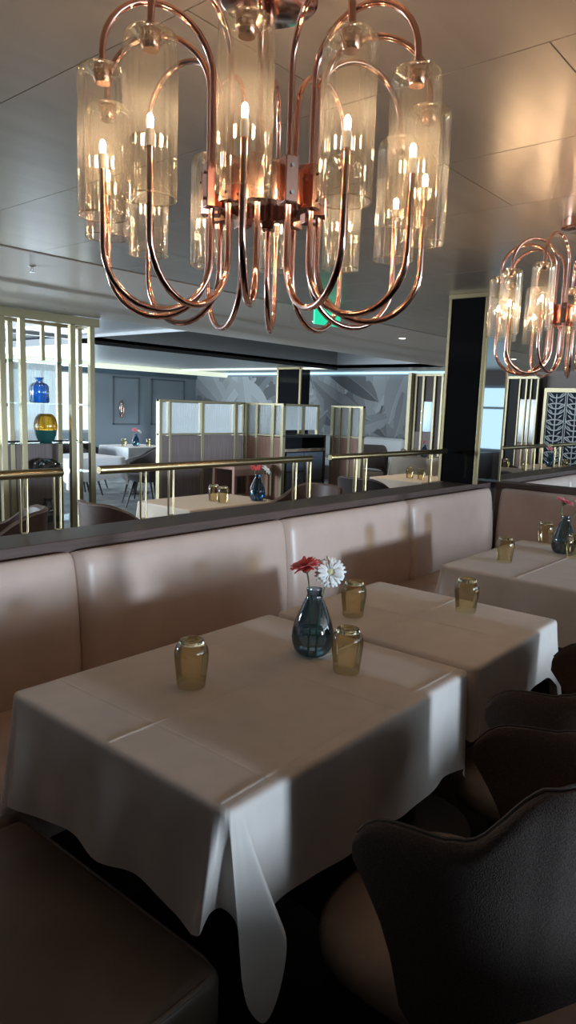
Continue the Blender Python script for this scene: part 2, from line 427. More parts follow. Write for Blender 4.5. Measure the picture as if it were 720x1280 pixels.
# leaf mural printed on the right wall of the far room
def leaf(b, cy, cz, ln, wd, ang, bend, mi, lay):
    """one broad banana leaf: two halves in different greys, thin veins and a pale midrib"""
    ca, sa = math.cos(ang), math.sin(ang); n = 22
    rows = []
    def P(s_, o_, e=0):
        y = bend * ln * (s_ / ln) ** 2 + o_; x = s_
        return (XR - .004 - (lay + e) * .00009, min(13.47, max(7.06, cy + x * ca - y * sa)), min(2.12, max(.87, cz + x * sa + y * ca)))
    for i in range(n + 1):
        t = i / n
        wv = wd * math.sin(PI * min(1, t * .96 + .02)) ** .7 * (1 - .2 * t)
        notch = 1 - (.35 if i in (6, 13, 17) and mi % 2 else 0)
        sl = .25 * wd
        rows.append([b.bm.verts.new(P(min(ln, t * ln + sl), wv * notch)), b.bm.verts.new(P(t * ln, .012 * (1 - t))), b.bm.verts.new(P(t * ln, -.012 * (1 - t))), b.bm.verts.new(P(min(ln, t * ln + sl), -wv))])
    for i in range(n):
        A, B = rows[i], rows[i + 1]
        for q, m_ in ((0, mi), (1, mi + 1), (2, mi - 1)):
            try: b.bm.faces.new((A[q], A[q + 1], B[q + 1], B[q])).material_index = min(7, max(0, m_))
            except ValueError: pass
b = MB(); b.mi = 2
b.bm.faces.new([b.bm.verts.new((XR - .003, y, z)) for y, z in ((7.05, .86), (13.48, .86), (13.48, 2.12), (7.05, 2.12))]).material_index = 2
rm = random.Random(3)
for i in range(95):
    ln = rm.uniform(.8, 1.9); wd = ln * rm.uniform(.12, .22); a = rm.uniform(.2, PI - .2) if rm.random() < .7 else rm.uniform(-.9, 3.9)
    cy = rm.uniform(7.5, 13.2); cz = rm.uniform(.86, 1.75)
    ey, ez = cy + ln * math.cos(a), cz + ln * math.sin(a)
    leaf(b, cy, cz, ln, wd, a, rm.uniform(-.25, .25), rm.choice([1, 2, 3, 3, 4, 4, 5, 6]), i + 1)
struct(b.build('wall_mural', MUR, smooth=False, fix=False))
struct(MB().box(11.9, XR, 6.98, 7.05, 0, 2.16).build('trim_10', BRASS_DAYLIT, smooth=False))

# partition behind the banquette with its dark wooden ledge
pw = struct(MB().box(-3.9, 12.2, 2.075, 2.24, 0, .90).build('wall_partition', BPANEL, smooth=False))
MB().box(-3.9, 12.2, 2.064, 2.27, .90, .95, .004).build('ledge', DWOOD, pw, smooth=False)
pw2 = struct(MB().box(4.72, 4.82, -1.2, 2.035, 0, .91).build('wall_return_partition', BPANEL, smooth=False))
MB().box(4.696, 4.86, -1.2, 2.035, .91, .95, .004).build('ledge', DWOOD, pw2, smooth=False)
struct(MB().box(-3.9, 12.2, -1.45, -1.3, 0, .74).build('wall_sun_blocker', BPANEL, smooth=False))  # unseen low wall, added to cut the low sun on cloth and chairs
# black glass column standing on the ledge, gold corner trims and a smoky mirror face
co = struct(MB().box(4.372, 4.75, 2.032, 2.30, .951, CZ - .03).build('column', BLACKGLOSS, smooth=False))
b = MB()
b.box(4.362, 4.386, 2.018, 2.045, .951, CZ - .03, .002); b.box(4.364, 4.38, 2.285, 2.305, .951, CZ - .03, .002)
b.box(4.740, 4.753, 2.02, 2.034, .951, CZ - .03, .002)
b.box(4.36, 4.76, 2.016, 2.306, CZ - .03, CZ, .002)
b.build('corner_trim', BRASS, co, smooth=False)
MB().box(4.386, 4.74, 2.026, 2.033, .951, CZ - .03).build('mirror_panel', MIRROR, co, smooth=False)
# the same kind of column in the far room
fc = struct(MB().box(10.72, 11.0, 8.75, 9.35, 0, 2.2).build('column_far', BLACKGLOSS, smooth=False))
b = MB(); b.box(10.70, 10.73, 8.74, 8.78, 0, 2.2); b.box(10.70, 10.73, 9.32, 9.36, 0, 2.2); b.box(10.70, 11.01, 8.735, 9.36, 2.17, 2.2)
b.build('corner_trim', BRASS, fc, smooth=False)

# ================================================================== BANQUETTES
def pad(b, x0, x1, nx=28):
    """one upholstered back panel: width along x, face towards -y, puffed and rounded to its seams"""
    prof = [(1.985, .40), (1.972, .46), (1.966, .52), (1.968, .60), (1.974, .68), (1.982, .76), (1.99, .82), (1.996, .86), (2.004, .893), (2.017, .912), (2.03, .918), (2.046, .908), (2.058, .88), (2.062, .80), (2.062, .40)]
    n = len(prof)
    def fn(u, v):
        k = v * (n - 1); i = min(int(k), n - 2); t = k - i
        y = prof[i][0] * (1 - t) + prof[i + 1][0] * t; z = prof[i][1] * (1 - t) + prof[i + 1][1] * t
        e = min(u, 1 - u) * (x1 - x0)
        sh = max(0, 1 - e / .05) ** 2
        front = y < 2.035
        y += (.030 * sh if front else 0)
        z -= .012 * sh * (1 if z > .85 else 0)
        y -= .006 * math.sin(PI * u) * (1 if front else 0)
        return (x0 + u * (x1 - x0), min(y, 2.062), z)
    xs = nx
    V = [[None] * n for _ in range(xs)]
    us = [0.5 - 0.5 * math.cos(PI * i / (xs - 1)) for i in range(xs)]
    for i, u in enumerate(us):
        for j in range(n): V[i][j] = b.bm.verts.new(fn(u, j / (n - 1)))
    for i in range(xs - 1):
        for j in range(n - 1): b.bm.faces.new((V[i][j], V[i + 1][j], V[i + 1][j + 1], V[i][j + 1]))
    b.bm.faces.new(V[0]); b.bm.faces.new(V[-1][::-1])

bq = thing('banquette', 'long taupe leather banquette running along the ledge behind the tables', 'banquette', (0, 0, 0))
seams = [.22, 1.31, 2.40, 3.50, 4.615]
for x0, x1 in zip(seams[:-1], seams[1:]):
    b = MB(); pad(b, x0 + .0015, x1 - .0015); b.build('back_cushion', LEATHER, bq, angle=60)
for x0, x1 in zip(seams[:-1], seams[1:]):
    MB().box(x0 + .002, min(x1, 4.585) - .002, 1.44, 1.985, .34, .462, .028, 4).build('seat_cushion', LEATHER, bq, angle=60)
MB().box(.25, 4.58, 1.50, 2.05, 0, .34).build('plinth', DWOOD, bq, smooth=False)
# return banquette closing the bay, facing the tables from the right
rb = thing('banquette', 'tan leather banquette end that turns the corner below the black column', 'banquette', (0, 0, 0))
b = MB(); pad(b, -1.1, 1.968, 30)
bmesh.ops.transform(b.bm, matrix=Matrix(((0, 1, 0, 2.625), (1, 0, 0, 0), (0, 0, 1, 0), (0, 0, 0, 1))), verts=b.bm.verts)
b.build('back_cushion', LEATHER, rb, angle=60)
MB().box(4.02, 4.575, -1.1, 1.43, .34, .462, .028, 4).build('seat_cushion', LEATHER, rb, angle=60)
MB().box(4.06, 4.66, -1.1, 1.43, 0, .34).build('plinth', DWOOD, rb, smooth=False)
# next bay's banquette beyond the return
nb = thing('banquette', 'pale lit banquette of the next bay beyond the black column', 'banquette', (0, 0, 0))
for x0, x1 in ((4.93, 6.2), (6.2, 7.4), (7.4, 8.6)):
    b = MB(); pad(b, x0 + .0015, x1 - .0015); b.build('back_cushion', LEATHER, nb, angle=60)
    MB().box(x0, x1, 1.44, 1.985, .34, .462, .028, 4).build('seat_cushion', LEATHER, nb, angle=60)
MB().box(4.93, 8.6, 1.50, 2.05, 0, .34).build('plinth', DWOOD, nb, smooth=False)
# bench at the left end of the bay, in the near corner of the picture
lb = thing('bench', 'leather bench, coloured dark to stand for shade, at the near left end of the front table', 'bench', (0, 0, 0))
b = MB(); b.box(.17, .775, .752, 1.425, .33, .462, .032, 5); b.build('seat_cushion', LEATHER_SHADED, lb, angle=60)
b = MB()
zc = .4515; x0, x1, y0, y1, rr = .18, .7665, .7605, 1.42, .045
pts = [(x1, y1, zc), (x1, y0 + rr, zc)] + [(x1 - rr + rr * math.cos(a), y0 + rr + rr * math.sin(a), zc) for a in [R(-15 * k) for k in range(1, 6)]] + [(x1 - rr, y0, zc), (x0, y0, zc)]
b.tube(pts, .0045, 8); b.build('piping', PIPING, lb)
MB().box(.20, .74, .785, 1.43, 0, .33).build('plinth', DWOOD, lb, smooth=False)
b = MB(); b.box(.06, .18, .76, 1.43, .0, .90, .03, 4); b.build('backrest', LEATHER_SHADED, lb, angle=60)

# ================================================================== DINING TABLES AND CLOTHS
def table(x0, x1, y0, y1, label, top=.742):
    cx, cy = (x0 + x1) / 2, (y0 + y1) / 2
    t = thing('dining_table', label, 'table', (cx, cy, 0))
    hx, hy = (x1 - x0) / 2 - .012, (y1 - y0) / 2 - .012
    MB().box(-hx, hx, -hy, hy, top - .03, top, .006).build('tabletop', LEGW, t, smooth=False)
    MB().lathe([(.035, .03), (.035, top - .06), (.09, top - .03)], 20, capb=True, capt=True).build('pedestal', LEGW, t)
    MB().lathe([(0, .001), (.22, .001), (.22, .012), (.05, .03), (0, .03)], 28).build('base', LEGW, t)
    return t


def cloth(x0, x1, y0, y1, top=.75, drop=.245, wave=.010, seed=1, corners=None, offs=(.006, .006, .006, .006), tails=((.07, .40), (.05, .265), (.05, .265), (.05, .265))):
    """a draped cloth: flat top, rounded fold over the edge, hanging sides with soft folds, tails at the corners.
       sides 0 front(-y) 1 right(+x) 2 back(+y) 3 left(-x); corner k lies between side k and side k+1;
       corners = {k: [(top x, top y, hem x, hem y, hem z), ...]} replaces the generic tail of corner k"""
    r_ = random.Random(seed); corners = corners or {}
    P = [(x0, y0), (x1, y0), (x1, y1), (x0, y1)]
    nr = [Vector((0, -1)), Vector((1, 0)), Vector((0, 1)), Vector((-1, 0))]
    per = []                                   # (top point, normal, hem point)
    rc = .022
    for s_ in range(4):
        A = Vector(P[s_]); B = Vector(P[(s_ + 1) % 4]); L = (B - A).length; d = (B - A) / L; n_ = nr[s_]
        ph = [r_.uniform(0, 6.28) for _ in range(4)]
        m = int(L / .014)
        lo = .085 if (s_ - 1) % 4 in corners else 0.0; hi = .11 if s_ in corners else 0.0
        for i in range(m + 1):
            q = i / m * L
            if q < max(rc, lo) or q > L - max(rc, hi): continue
            e0, e1 = q, L - q
            near = max(0, 1 - min(e0, e1) / .12)
            tl = tails[(s_ - 1) % 4] if e0 < e1 else tails[s_]
            if lo and e0 < e1 or hi and e1 < e0: near = 0
            f = wave * (.6 * math.sin(q * 19 + ph[0]) + .4 * math.sin(q * 37 + ph[1])) 
            off = offs[s_] + max(-offs[s_], f) + tl[0] * .22 * near ** 2
            z = drop + .012 * math.sin(q * 8 + ph[2]) + .008 * math.sin(q * 23 + ph[3]) + (tl[1] - drop) * .45 * near ** 2
            p = A + d * q
            h = p + n_ * off + d * ((-1 if e0 < e1 else 1) * .012 * near)
            per.append((p, n_, Vector((h.x, h.y, top - z))))
        n2 = nr[(s_ + 1) % 4]
        if s_ in corners:
            for (tx, ty, hx, hy, hz) in corners[s_]:
                c = B; dv = Vector((tx, ty)) - (B - (n_ + n2) * .05)
                per.append((Vector((tx, ty)), (n_ + n2).normalized() if dv.length < 1e-6 else dv.normalized(), Vector((hx, hy, hz))))
        else:
            tl = tails[s_]; cc = B - (n_ + n2) * rc
            for k in range(7):
                a = (k + .5) / 7 * PI / 2
                nn = n_ * math.cos(a) + n2 * math.sin(a); w_ = math.sin(2 * a)
                h = cc + nn * (rc + tl[0] * (.45 + .55 * w_))
                per.append((cc + nn * rc, nn, Vector((h.x, h.y, top - (drop + (tl[1] - drop) * (.55 + .45 * w_))))))
    b = MB(); bm = b.bm; N = len(per); rings = []
    rd = .010
    ds = [0, .03, .08, .16, .26, .38, .5, .62, .74, .86, .94, 1.0]
    def ring(f): rings.append([bm.verts.new(f(*q)) for q in per])
    ring(lambda p, n_, h: (p.x - n_.x * rd * 2, p.y - n_.y * rd * 2, top))
    ring(lambda p, n_, h: (p.x - n_.x * rd, p.y - n_.y * rd, top))
    ring(lambda p, n_, h: (p.x - n_.x * rd * .3, p.y - n_.y * rd * .3, top - rd * .28))
    for dn in ds:
        ring(lambda p, n_, h: (p.x + (h.x - p.x) * dn ** 1.15, p.y + (h.y - p.y) * dn ** 1.15, top - rd + (h.z - top + rd) * dn))
    for i in range(len(rings) - 1):
        for k in range(N):
            bm.faces.new((rings[i][k], rings[i][(k + 1) % N], rings[i + 1][(k + 1) % N], rings[i + 1][k]))
    bm.faces.new(rings[0])
    return b


def crease_top(b, x0, x1, y0, y1, top, cxs, cys, amp=.0015):
    """pressed fold lines standing as low ridges on the cloth top"""
    for x in cxs:
        b.grid(3, 24, lambda u, v: (x + (u - .5) * .010 + .004 * math.sin(v * 5 + x * 7), y0 + .012 + v * (y1 - y0 - .024), top + (amp if abs(u - .5) < .1 else .00004)))
    for y in cys:
        b.grid(24, 3, lambda u, v: (x0 + .012 + u * (x1 - x0 - .024), y + (v - .5) * .010 + .004 * math.sin(u * 5 + y * 7), top + (amp if abs(v - .5) < .1 else .00004)))


T1 = (.768, 1.668, .748, 1.462); T2 = (1.694, 2.318, .742, 1.455); T3 = (2.775, 3.70, .775, 1.43)
table(*T1, 'dark table under the front white cloth')
table(*T2, 'dark table under the second white cloth')
table(*T3, 'dark table under the white cloth by the banquette corner')
cor = [(.768, .800, .748, .815, .503), (.768, .785, .741, .787, .520), (.768, .772, .757, .791, .530), (.7685, .766, .778, .797, .537),
       (.770, .760, .796, .788, .540), (.772, .757, .799, .758, .530), (.774, .754, .791, .737, .500), (.776, .752, .791, .734, .465), (.779, .751, .793, .731, .425), (.782, .750, .802, .722, .375),
       (.786, .749, .820, .703, .347), (.791, .7485, .833, .688, .385), (.796, .748, .842, .678, .455), (.801, .748, .846, .679, .510), (.806, .748, .853, .703, .535), (.815, .748, .862, .730, .530)]
def smooth_rows(rows, k=4):
    out = []
    for i in range(len(rows) - 1):
        a, b_, c, d = rows[max(i - 1, 0)], rows[i], rows[i + 1], rows[min(i + 2, len(rows) - 1)]
        for j in range(k):
            t = j / k
            out.append(tuple(.5 * (2 * q + (r_ - p) * t + (2 * p - 5 * q + 4 * r_ - w_) * t * t + (3 * q - p - 3 * r_ + w_) * t ** 3) for p, q, r_, w_ in zip(a, b_, c, d)))
    return out + [rows[-1]]
cor = smooth_rows(cor)
b = cloth(*T1, seed=4, corners={3: cor}, offs=(.008, .0, .004, .010), tails=((.012, .30), (.006, .268), (.036, .272), (0, 0)))
crease_top(b, *T1, .75, (.893, 1.322), (1.095, .785))
o = b.build('tablecloth', CLOTH, angle=75)
tag(o, 'large white cloth on the nearest table with a long hanging corner tail', 'tablecloth')
b = cloth(*T2, seed=9, offs=(.008, .008, .004, .0), tails=((.05, .33), (.05, .268), (.006, .268), (.006, .21)), drop=.19)
crease_top(b, *T2, .75, (1.985,), (1.11,))
o = b.build('tablecloth', CLOTH, angle=75)
tag(o, 'white cloth on the second table, butting against the nearest table', 'tablecloth')
b = cloth(*T3, seed=14, offs=(.006, .006, .004, .006), tails=((.05, .36), (.05, .268), (.05, .268), (.05, .36)))
crease_top(b, *T3, .75, (3.2,), (1.08,))
o = b.build('tablecloth', CLOTH, angle=75)
tag(o, 'white cloth on the table by the banquette corner and pink flower vase', 'tablecloth')


# ================================================================== TUMBLERS, VASES, FLOWERS
def tumbler(loc, label, s=1.0, group='upturned amber tumblers'):
    """an upturned tumbler: rim on the table, thick pressed foot on top"""
    t = thing('tumbler', label, 'glass', loc, rng.uniform(0, 6), group)
    wall = [(.0335, .0005), (.0345, .012), (.0372, .035), (.0398, .058), (.0412, .076), (.0408, .088), (.0375, .099), (.0318, .1065)]
    b = MB().lathe([(r * s, z * s) for r, z in wall], 40); b.build('bowl', AMBER, t, angle=80)
    foot = [(.0315, .1065), (.0300, .111), (.0285, .1155), (.0262, .1165), (.0235, .1155), (.016, .1105), (0, .109)]
    inn = [(0, .1035), (.012, .1025), (.024, .1035), (.0315, .1065)]
    b = MB().lathe([(r * s, z * s) for r, z in inn + foot[1:]], 40); b.build('foot', AMBERB, t, angle=80)
    return t


def copies(first, *items):
    for loc, label in items: copy_tree(first, loc, rng.uniform(0, 6), label)

TZ = .7518
g0 = tumbler((1.082, 1.190, TZ), 'amber tumbler standing alone on the nearest table, left of the vase')
copies(g0, ((1.425, .978, TZ), 'amber tumbler directly in front of the vase on the nearest table'),
       ((1.844, 1.250, TZ), 'amber tumbler just behind the vase with red and white gerberas'),
       ((2.166, 1.007, TZ), 'amber tumbler at the right end of the second table'),
       ((3.048, 1.246, TZ), 'amber tumbler nearest the end of the corner table, left of the pink flower'),
       ((3.668, 1.286, TZ), 'amber tumbler behind the dark vase on the corner table'),
       ((3.405, 1.050, TZ), 'amber tumbler right of the dark vase on the corner table, cut by the frame'))


def bud_vase(loc, label, s=1.0, group='dark blue bud vases'):
    t = thing('bud_vase', label, 'vase', loc, 0, group)
    prof = [(0, .0), (.030, .0), (.040, .004), (.050, .016), (.0565, .034), (.0585, .052), (.056, .072), (.050, .094), (.041, .118), (.031, .142), (.0225, .160), (.0192, .170), (.0205, .176), (.0222, .182), (.0215, .1855)]
    b = MB().lathe([(r * s, z * s) for r, z in prof], 40); b.build('body', NAVYG, t, angle=80)
    wp = [(0, .004), (.030, .004), (.0385, .008), (.048, .018), (.0545, .035), (.0562, .052), (.0545, .068), (.050, .0685), (0, .0685)]
    b = MB().lathe([(r * s, z * s) for r, z in wp], 32); b.build('water', WATER, t, angle=60)
    return t


def gerbera(base, head, face, petal_m, centre_m, label, group, r=.042, cup=.15, npet=22, seed=0):
    """one cut gerbera: stem from inside the vase to the head, calyx, two rows of petals, centre"""
    rr_ = random.Random(seed)
    t = thing('gerbera', label, 'flower', base, 0, group)
    hd = Vector(head) - Vector(base); fc = Vector(face).normalized()
    p0, p1, p2, p3 = Vector((0, 0, 0)), Vector((hd.x * .15, hd.y * .15, hd.z * .55)), hd - fc * .05, hd - fc * .012
    pts = [p0 * (1 - u) ** 3 + 3 * p1 * u * (1 - u) ** 2 + 3 * p2 * u * u * (1 - u) + p3 * u ** 3 for u in [k / 14 for k in range(15)]]
    MB().tube(pts, .0022, 8).build('stem', STEM, t)
    q = fc.to_track_quat('Z', 'Y').to_matrix().to_4x4(); M = Matrix.Translation(hd) @ q
    b = MB().lathe([(0, -.016), (.004, -.015), (.010, -.010), (.0135, -.002), (.010, .001), (0, .0015)], 16)
    bmesh.ops.transform(b.bm, matrix=M, verts=b.bm.verts); b.build('calyx', CALYX, t)
    b = MB()
    for row, (n, ln, lift, z0) in enumerate(((npet, 1.0, cup, .0), (npet - 3, .86, cup + .16, .003))):
        for k in range(n):
            a0 = 2 * PI * (k + rr_.uniform(-.2, .2) + row * .5) / n; L = r * ln * rr_.uniform(.9, 1.04); wd = r * .115 * rr_.uniform(.9, 1.2); lf = lift + rr_.uniform(-.12, .12)
            def fn(u, v):
                d_ = .008 + (L - .008) * u
                w_ = wd * (math.sin(PI * (.12 + .80 * u)) ** .7)
                side = (v - .5) * 2 * w_
                z = z0 + d_ * lf - .30 * d_ * d_ / L * .6 + .0022 * abs(v - .5) * 2
                return (math.cos(a0) * d_ - math.sin(a0) * side, math.sin(a0) * d_ + math.cos(a0) * side, z)
            b.grid(6, 3, fn)
    bmesh.ops.transform(b.bm, matrix=M, verts=b.bm.verts)
    b.build('petals', petal_m, t, solid=.0007, fix=False, angle=60)
    b = MB().lathe([(0, .0085), (.005, .008), (.0095, .0055), (.011, .002), (.010, .0)], 16)
    bmesh.ops.transform(b.bm, matrix=M, verts=b.bm.verts); b.build('flower_centre', centre_m, t)
    return t

V1 = (1.464, 1.121, TZ); V2 = (3.479, 1.129, TZ)
v0 = bud_vase(V1, 'dark blue bud vase with red and white gerberas on the nearest table')
copy_tree(v0, V2, 0, 'dark blue bud vase with a pink gerbera on the corner table')
gerbera((V1[0] - .004, V1[1] + .006, TZ + .012), (V1[0] - .012, V1[1] + .024, TZ + .240), (-.32, .10, .94), REDP, DARKC, 'red gerbera in the bud vase on the nearest table', 'gerberas in the vases', r=.043, cup=.34, seed=1)
gerbera((V1[0] + .004, V1[1] - .006, TZ + .012), (V1[0] + .026, V1[1] - .030, TZ + .232), (-.62, -.62, .42), WHITEP, CREAMC, 'white gerbera in the bud vase on the nearest table', 'gerberas in the vases', r=.045, cup=.08, seed=2)
gerbera((V2[0] - .004, V2[1] + .006, TZ + .012), (V2[0] - .006, V2[1] + .012, TZ + .252), (.10, -.30, .95), PINKP, DARKC, 'pink gerbera in the vase on the corner table', 'gerberas in the vases', r=.046, cup=.30, seed=3)
gerbera((V2[0] + .004, V2[1] - .006, TZ + .012), (V2[0] + .050, V2[1] - .058, TZ + .240), (-.05, -.72, .62), WHITEP, CREAMC, 'white gerbera beside the pink one on the corner table', 'gerberas in the vases', r=.045, cup=.10, seed=4)


# ================================================================== WINGED DINING CHAIRS
def interp(tab, x):
    if x <= tab[0][0]: return tab[0][1]
    for (a, va), (c, vc) in zip(tab[:-1], tab[1:]):
        if x <= c:
            i = tab.index((a, va)); t = (x - a) / (c - a); h = c - a
            def slope(k):
                if k == 0: return 0.0
                if k == len(tab) - 1: return (tab[k][1] - tab[k - 1][1]) / (tab[k][0] - tab[k - 1][0])
                d0 = (tab[k][1] - tab[k - 1][1]) / (tab[k][0] - tab[k - 1][0]); d1 = (tab[k + 1][1] - tab[k][1]) / (tab[k + 1][0] - tab[k][0])
                return 0.0 if d0 * d1 <= 0 else 2 * d0 * d1 / (d0 + d1)
            m0, m1 = slope(i) * h, slope(i + 1) * h
            return va * (2 * t ** 3 - 3 * t * t + 1) + m0 * (t ** 3 - 2 * t * t + t) + vc * (3 * t * t - 2 * t ** 3) + m1 * (t ** 3 - t * t)
    return tab[-1][1]


def shell_chair(loc, rz, label, group='winged dining chairs'):
    """local frame: the sitter faces +y, seat centre at the origin"""
    t = thing('dining_chair', label, 'chair', loc, rz, group)
    # seat cushion: rounded trapezoid, domed
    b = MB()
    def outline(a, k):
        c, s_ = math.cos(a), math.sin(a); n = 3.2
        x = .248 * k * math.copysign(abs(c) ** (2 / n), c); y = .268 * k * math.copysign(abs(s_) ** (2 / n), s_)
        x *= 1 + .06 * (y / .268)
        return x, y
    prof = [(0, .466), (.5, .464), (.8, .460), (.93, .450), (.99, .432), (1.0, .41), (.985, .385), (.93, .37), (.6, .365), (0, .365)]
    rings = []
    for (k, z) in prof:
        if k == 0: rings.append([b.bm.verts.new((0, .06, z))]); continue
        rings.append([b.bm.verts.new((*[v + (0, .06)[i] for i, v in enumerate(outline(2 * PI * j / 48, k))], z)) for j in range(48)])
    for A, B in zip(rings[:-1], rings[1:]):
        for j in range(48):
            j2 = (j + 1) % 48
            if len(A) == 1: b.bm.faces.new((A[0], B[j2], B[j]))
            elif len(B) == 1: b.bm.faces.new((A[j], A[j2], B[0]))
            else: b.bm.faces.new((A[j], A[j2], B[j2], B[j]))
    b.build('seat', SEATF, t, angle=60)
    # wrapping shell: phi = 0 at the back centre, +-PH at the wing tips
    PH = 120
    TOP = [(0, .897), (30, .896), (48, .892), (58, .880), (66, .858), (74, .818), (84, .768), (94, .748), (104, .738), (111, .728), (116, .708), (120, .675)]
    BOT = [(0, .555), (40, .540), (64, .500), (80, .450), (96, .405), (102, .405), (105, .47), (108, .535), (114, .60), (120, .650)]
    def pos(u, v, off=0.0):
        ph = (u * 2 - 1) * PH; a = abs(ph)
        zt, zb = interp(TOP, a), interp(BOT, a)
        z = zb + (zt - zb) * v
        fl = (z - .42) * .10 * (1 if z > .42 else .4)
        rx, ry = .236 + fl * .5 + off, .190 + fl * (1.0 if a < 60 else .6) + off
        th = R(ph); n = 2.5
        c, s_ = math.cos(th), math.sin(th)
        x = rx * math.copysign(abs(s_) ** (2 / n), s_); y = -ry * math.copysign(abs(c) ** (2 / n), c)
        if a > 90: y = -.012 + (a - 90) / 30 * .195; x = math.copysign(rx - .012 * ((a - 90) / 30) ** 2, s_)
        return Vector((x, y, z))
    nu, nv = 73, 14
    b = MB()
    th = .017
    def ring(u):
        out = []
        for k in range(nv): out.append(pos(u, k / (nv - 1), th))
        tp, tq = pos(u, 1, th), pos(u, 1, -th); m_ = (tp + tq) / 2
        out.append(m_ + Vector((0, 0, .012)) + (tp - m_) * .55); out.append(m_ + Vector((0, 0, .012)) + (tq - m_) * .55)
        for k in range(nv): out.append(pos(u, 1 - k / (nv - 1), -th))
        return out
    rg = []
    for i in range(nu):
        u = i / (nu - 1)
        rg.append([b.bm.verts.new(p) for p in ring(u)])
    m = len(rg[0])
    for i in range(nu - 1):
        for k in range(m):
            b.bm.faces.new((rg[i][k], rg[i + 1][k], rg[i + 1][(k + 1) % m], rg[i][(k + 1) % m]))
    b.bm.faces.new(rg[0]); b.bm.faces.new(rg[-1][::-1])
    sh = b.build('backrest_shell', CHAIRF, t, angle=50)
    pts = [pos(i / 72, 1, 0) + Vector((0, 0, .014)) for i in range(73)]
    MB().tube(pts, .0032, 6).build('piping', CHAIRP, sh)
    for sx in (-1, 1):
        for sy in (-1, 1):
            MB().tube([(sx * .165, sy * .165, .372), (sx * .195, sy * .205, .001)], [.017, .010], 10).build('leg', LEGW, t)
    MB().box(-.17, .17, -.17, .17, .345, .372, .006).build('seat_frame', LEGW, t, smooth=False)
    return t

c0 = shell_chair((1.190, .43, 0), 0, 'brown winged chair with beige seat pulled up to the nearest table')
copy_tree(c0, (1.880, .50, 0), 0, 'brown winged chair at the second table, half hidden by the nearest chair')


# ================================================================== CHANDELIERS
def chandelier(loc, rz, label, group='copper chandeliers'):
    """local origin at the tubes' lower rim level on the axis"""
    t = thing('chandelier', label, 'chandelier', loc, rz, group)
    zc = CZ - loc[2]
    MB().lathe([(0, zc - .034), (.085, zc - .034), (.092, zc - .03), (.092, zc - .001), (0, zc - .001)], 40).build('canopy', COPPER, t, angle=30)
    MB().tube([(0, 0, zc - .034), (0, 0, .11)], .011, 14).build('stem', COPPER, t)
    b = MB().lathe([(.066, .055), (.092, .055), (.092, .118), (.066, .118), (.066, .055)], 36)
    b.lathe([(0, .07), (.066, .07), (.066, .078), (0, .078)], 36)
    b.build('hub_ring', COPPER, t, angle=30)
    RI, RO, rp = .108, .310, .0060
    rm_ = (RI + RO) / 2; rl = (RO - RI) / 2
    zt, zb = .270, -.048                      # straight legs run between these heights
    first = None
    for k in range(12):
        a = 2 * PI * k / 12
        if first is None:
            pts = [(RO, 0, .236), (RO, 0, zt)]
            pts += [(rm_ + rl * math.cos(q), 0, zt + rl * math.sin(q)) for q in [PI * i / 16 for i in range(1, 16)]]
            pts += [(RI, 0, zt), (RI, 0, .1), (RI, 0, zb)]
            pts += [(rm_ - rl * math.cos(q), 0, zb - rl * math.sin(q)) for q in [PI * i / 16 for i in range(1, 16)]]
            pts += [(RO, 0, zb), (RO, 0, .03), (RO, 0, .086)]
            arm = MB().tube(pts, rp, 12).build('loop_arm', COPPER, t, angle=60)
            b = MB().box(RI - .022, RI + .014, -.013, .013, .045, .125, .002); b.build('clamp_block', COPPER, arm, smooth=False)
            for zz in (.062, .108):
                MB().tube([(RI - .012, .0125, zz), (RI - .012, .0165, zz)], .0035, 8).build('clamp_screw', CHROME, arm)
                MB().tube([(RI + .013, 0, zz), (RI + .0175, 0, zz)], .0035, 8).build('clamp_screw', CHROME, arm)
            # ribbed glass cylinder: open below, dimpled crown with a copper socket above
            Rt, Ht = .0425, .245
            prof = [(Rt, 0), (Rt, .02), (Rt, .10), (Rt, .18), (Rt, Ht - .03), (Rt * .98, Ht - .012), (Rt * .90, Ht - .003), (Rt * .78, Ht), (Rt * .62, Ht - .005), (Rt * .46, Ht - .014), (.014, Ht - .018)]
            b = MB().lathe(prof, 110, (RO, 0, 0), rib=.016, ribn=22)
            tb = b.build('glass_tube', TUBEG, arm, angle=80)
            b = MB().tube([(RO + Rt * math.cos(2 * PI * i / 48), Rt * math.sin(2 * PI * i / 48), .001) for i in range(49)], .0011, 6, cap=False)
            b.build('glass_rim', TUBEG, arm)
            b = MB().lathe([(.0, Ht - .026), (.013, Ht - .026), (.0165, Ht - .018), (.0165, Ht + .002), (.009, Ht + .006), (0, Ht + .006)], 18, (RO, 0, 0)); b.build('socket_cap', COPPER, arm, angle=30)
            b = MB().lathe([(0, .080), (.0070, .080), (.0070, .103), (.0058, .106), (0, .106)], 14, (RO, 0, 0)); b.build('lamp_holder', CANDLE, arm, angle=40)
            b = MB().lathe([(0, .1062), (.0040, .1062), (.0050, .112), (.0050, .122), (.003, .127), (0, .129)], 12, (RO, 0, 0)); b.build('bulb', BULB, arm)
            first = arm
        else:
            copy_tree(first, rz=a, parent=t)
    return t

ZB = 1.742
ch = chandelier((1.057, .972, ZB), R(156.7), 'large copper chandelier with glass tubes hanging in front, nearest the camera')
chandelier_2 = copy_tree(ch, (2.99, 1.0, ZB), R(173.9), 'second copper chandelier further off, cut by the right edge')

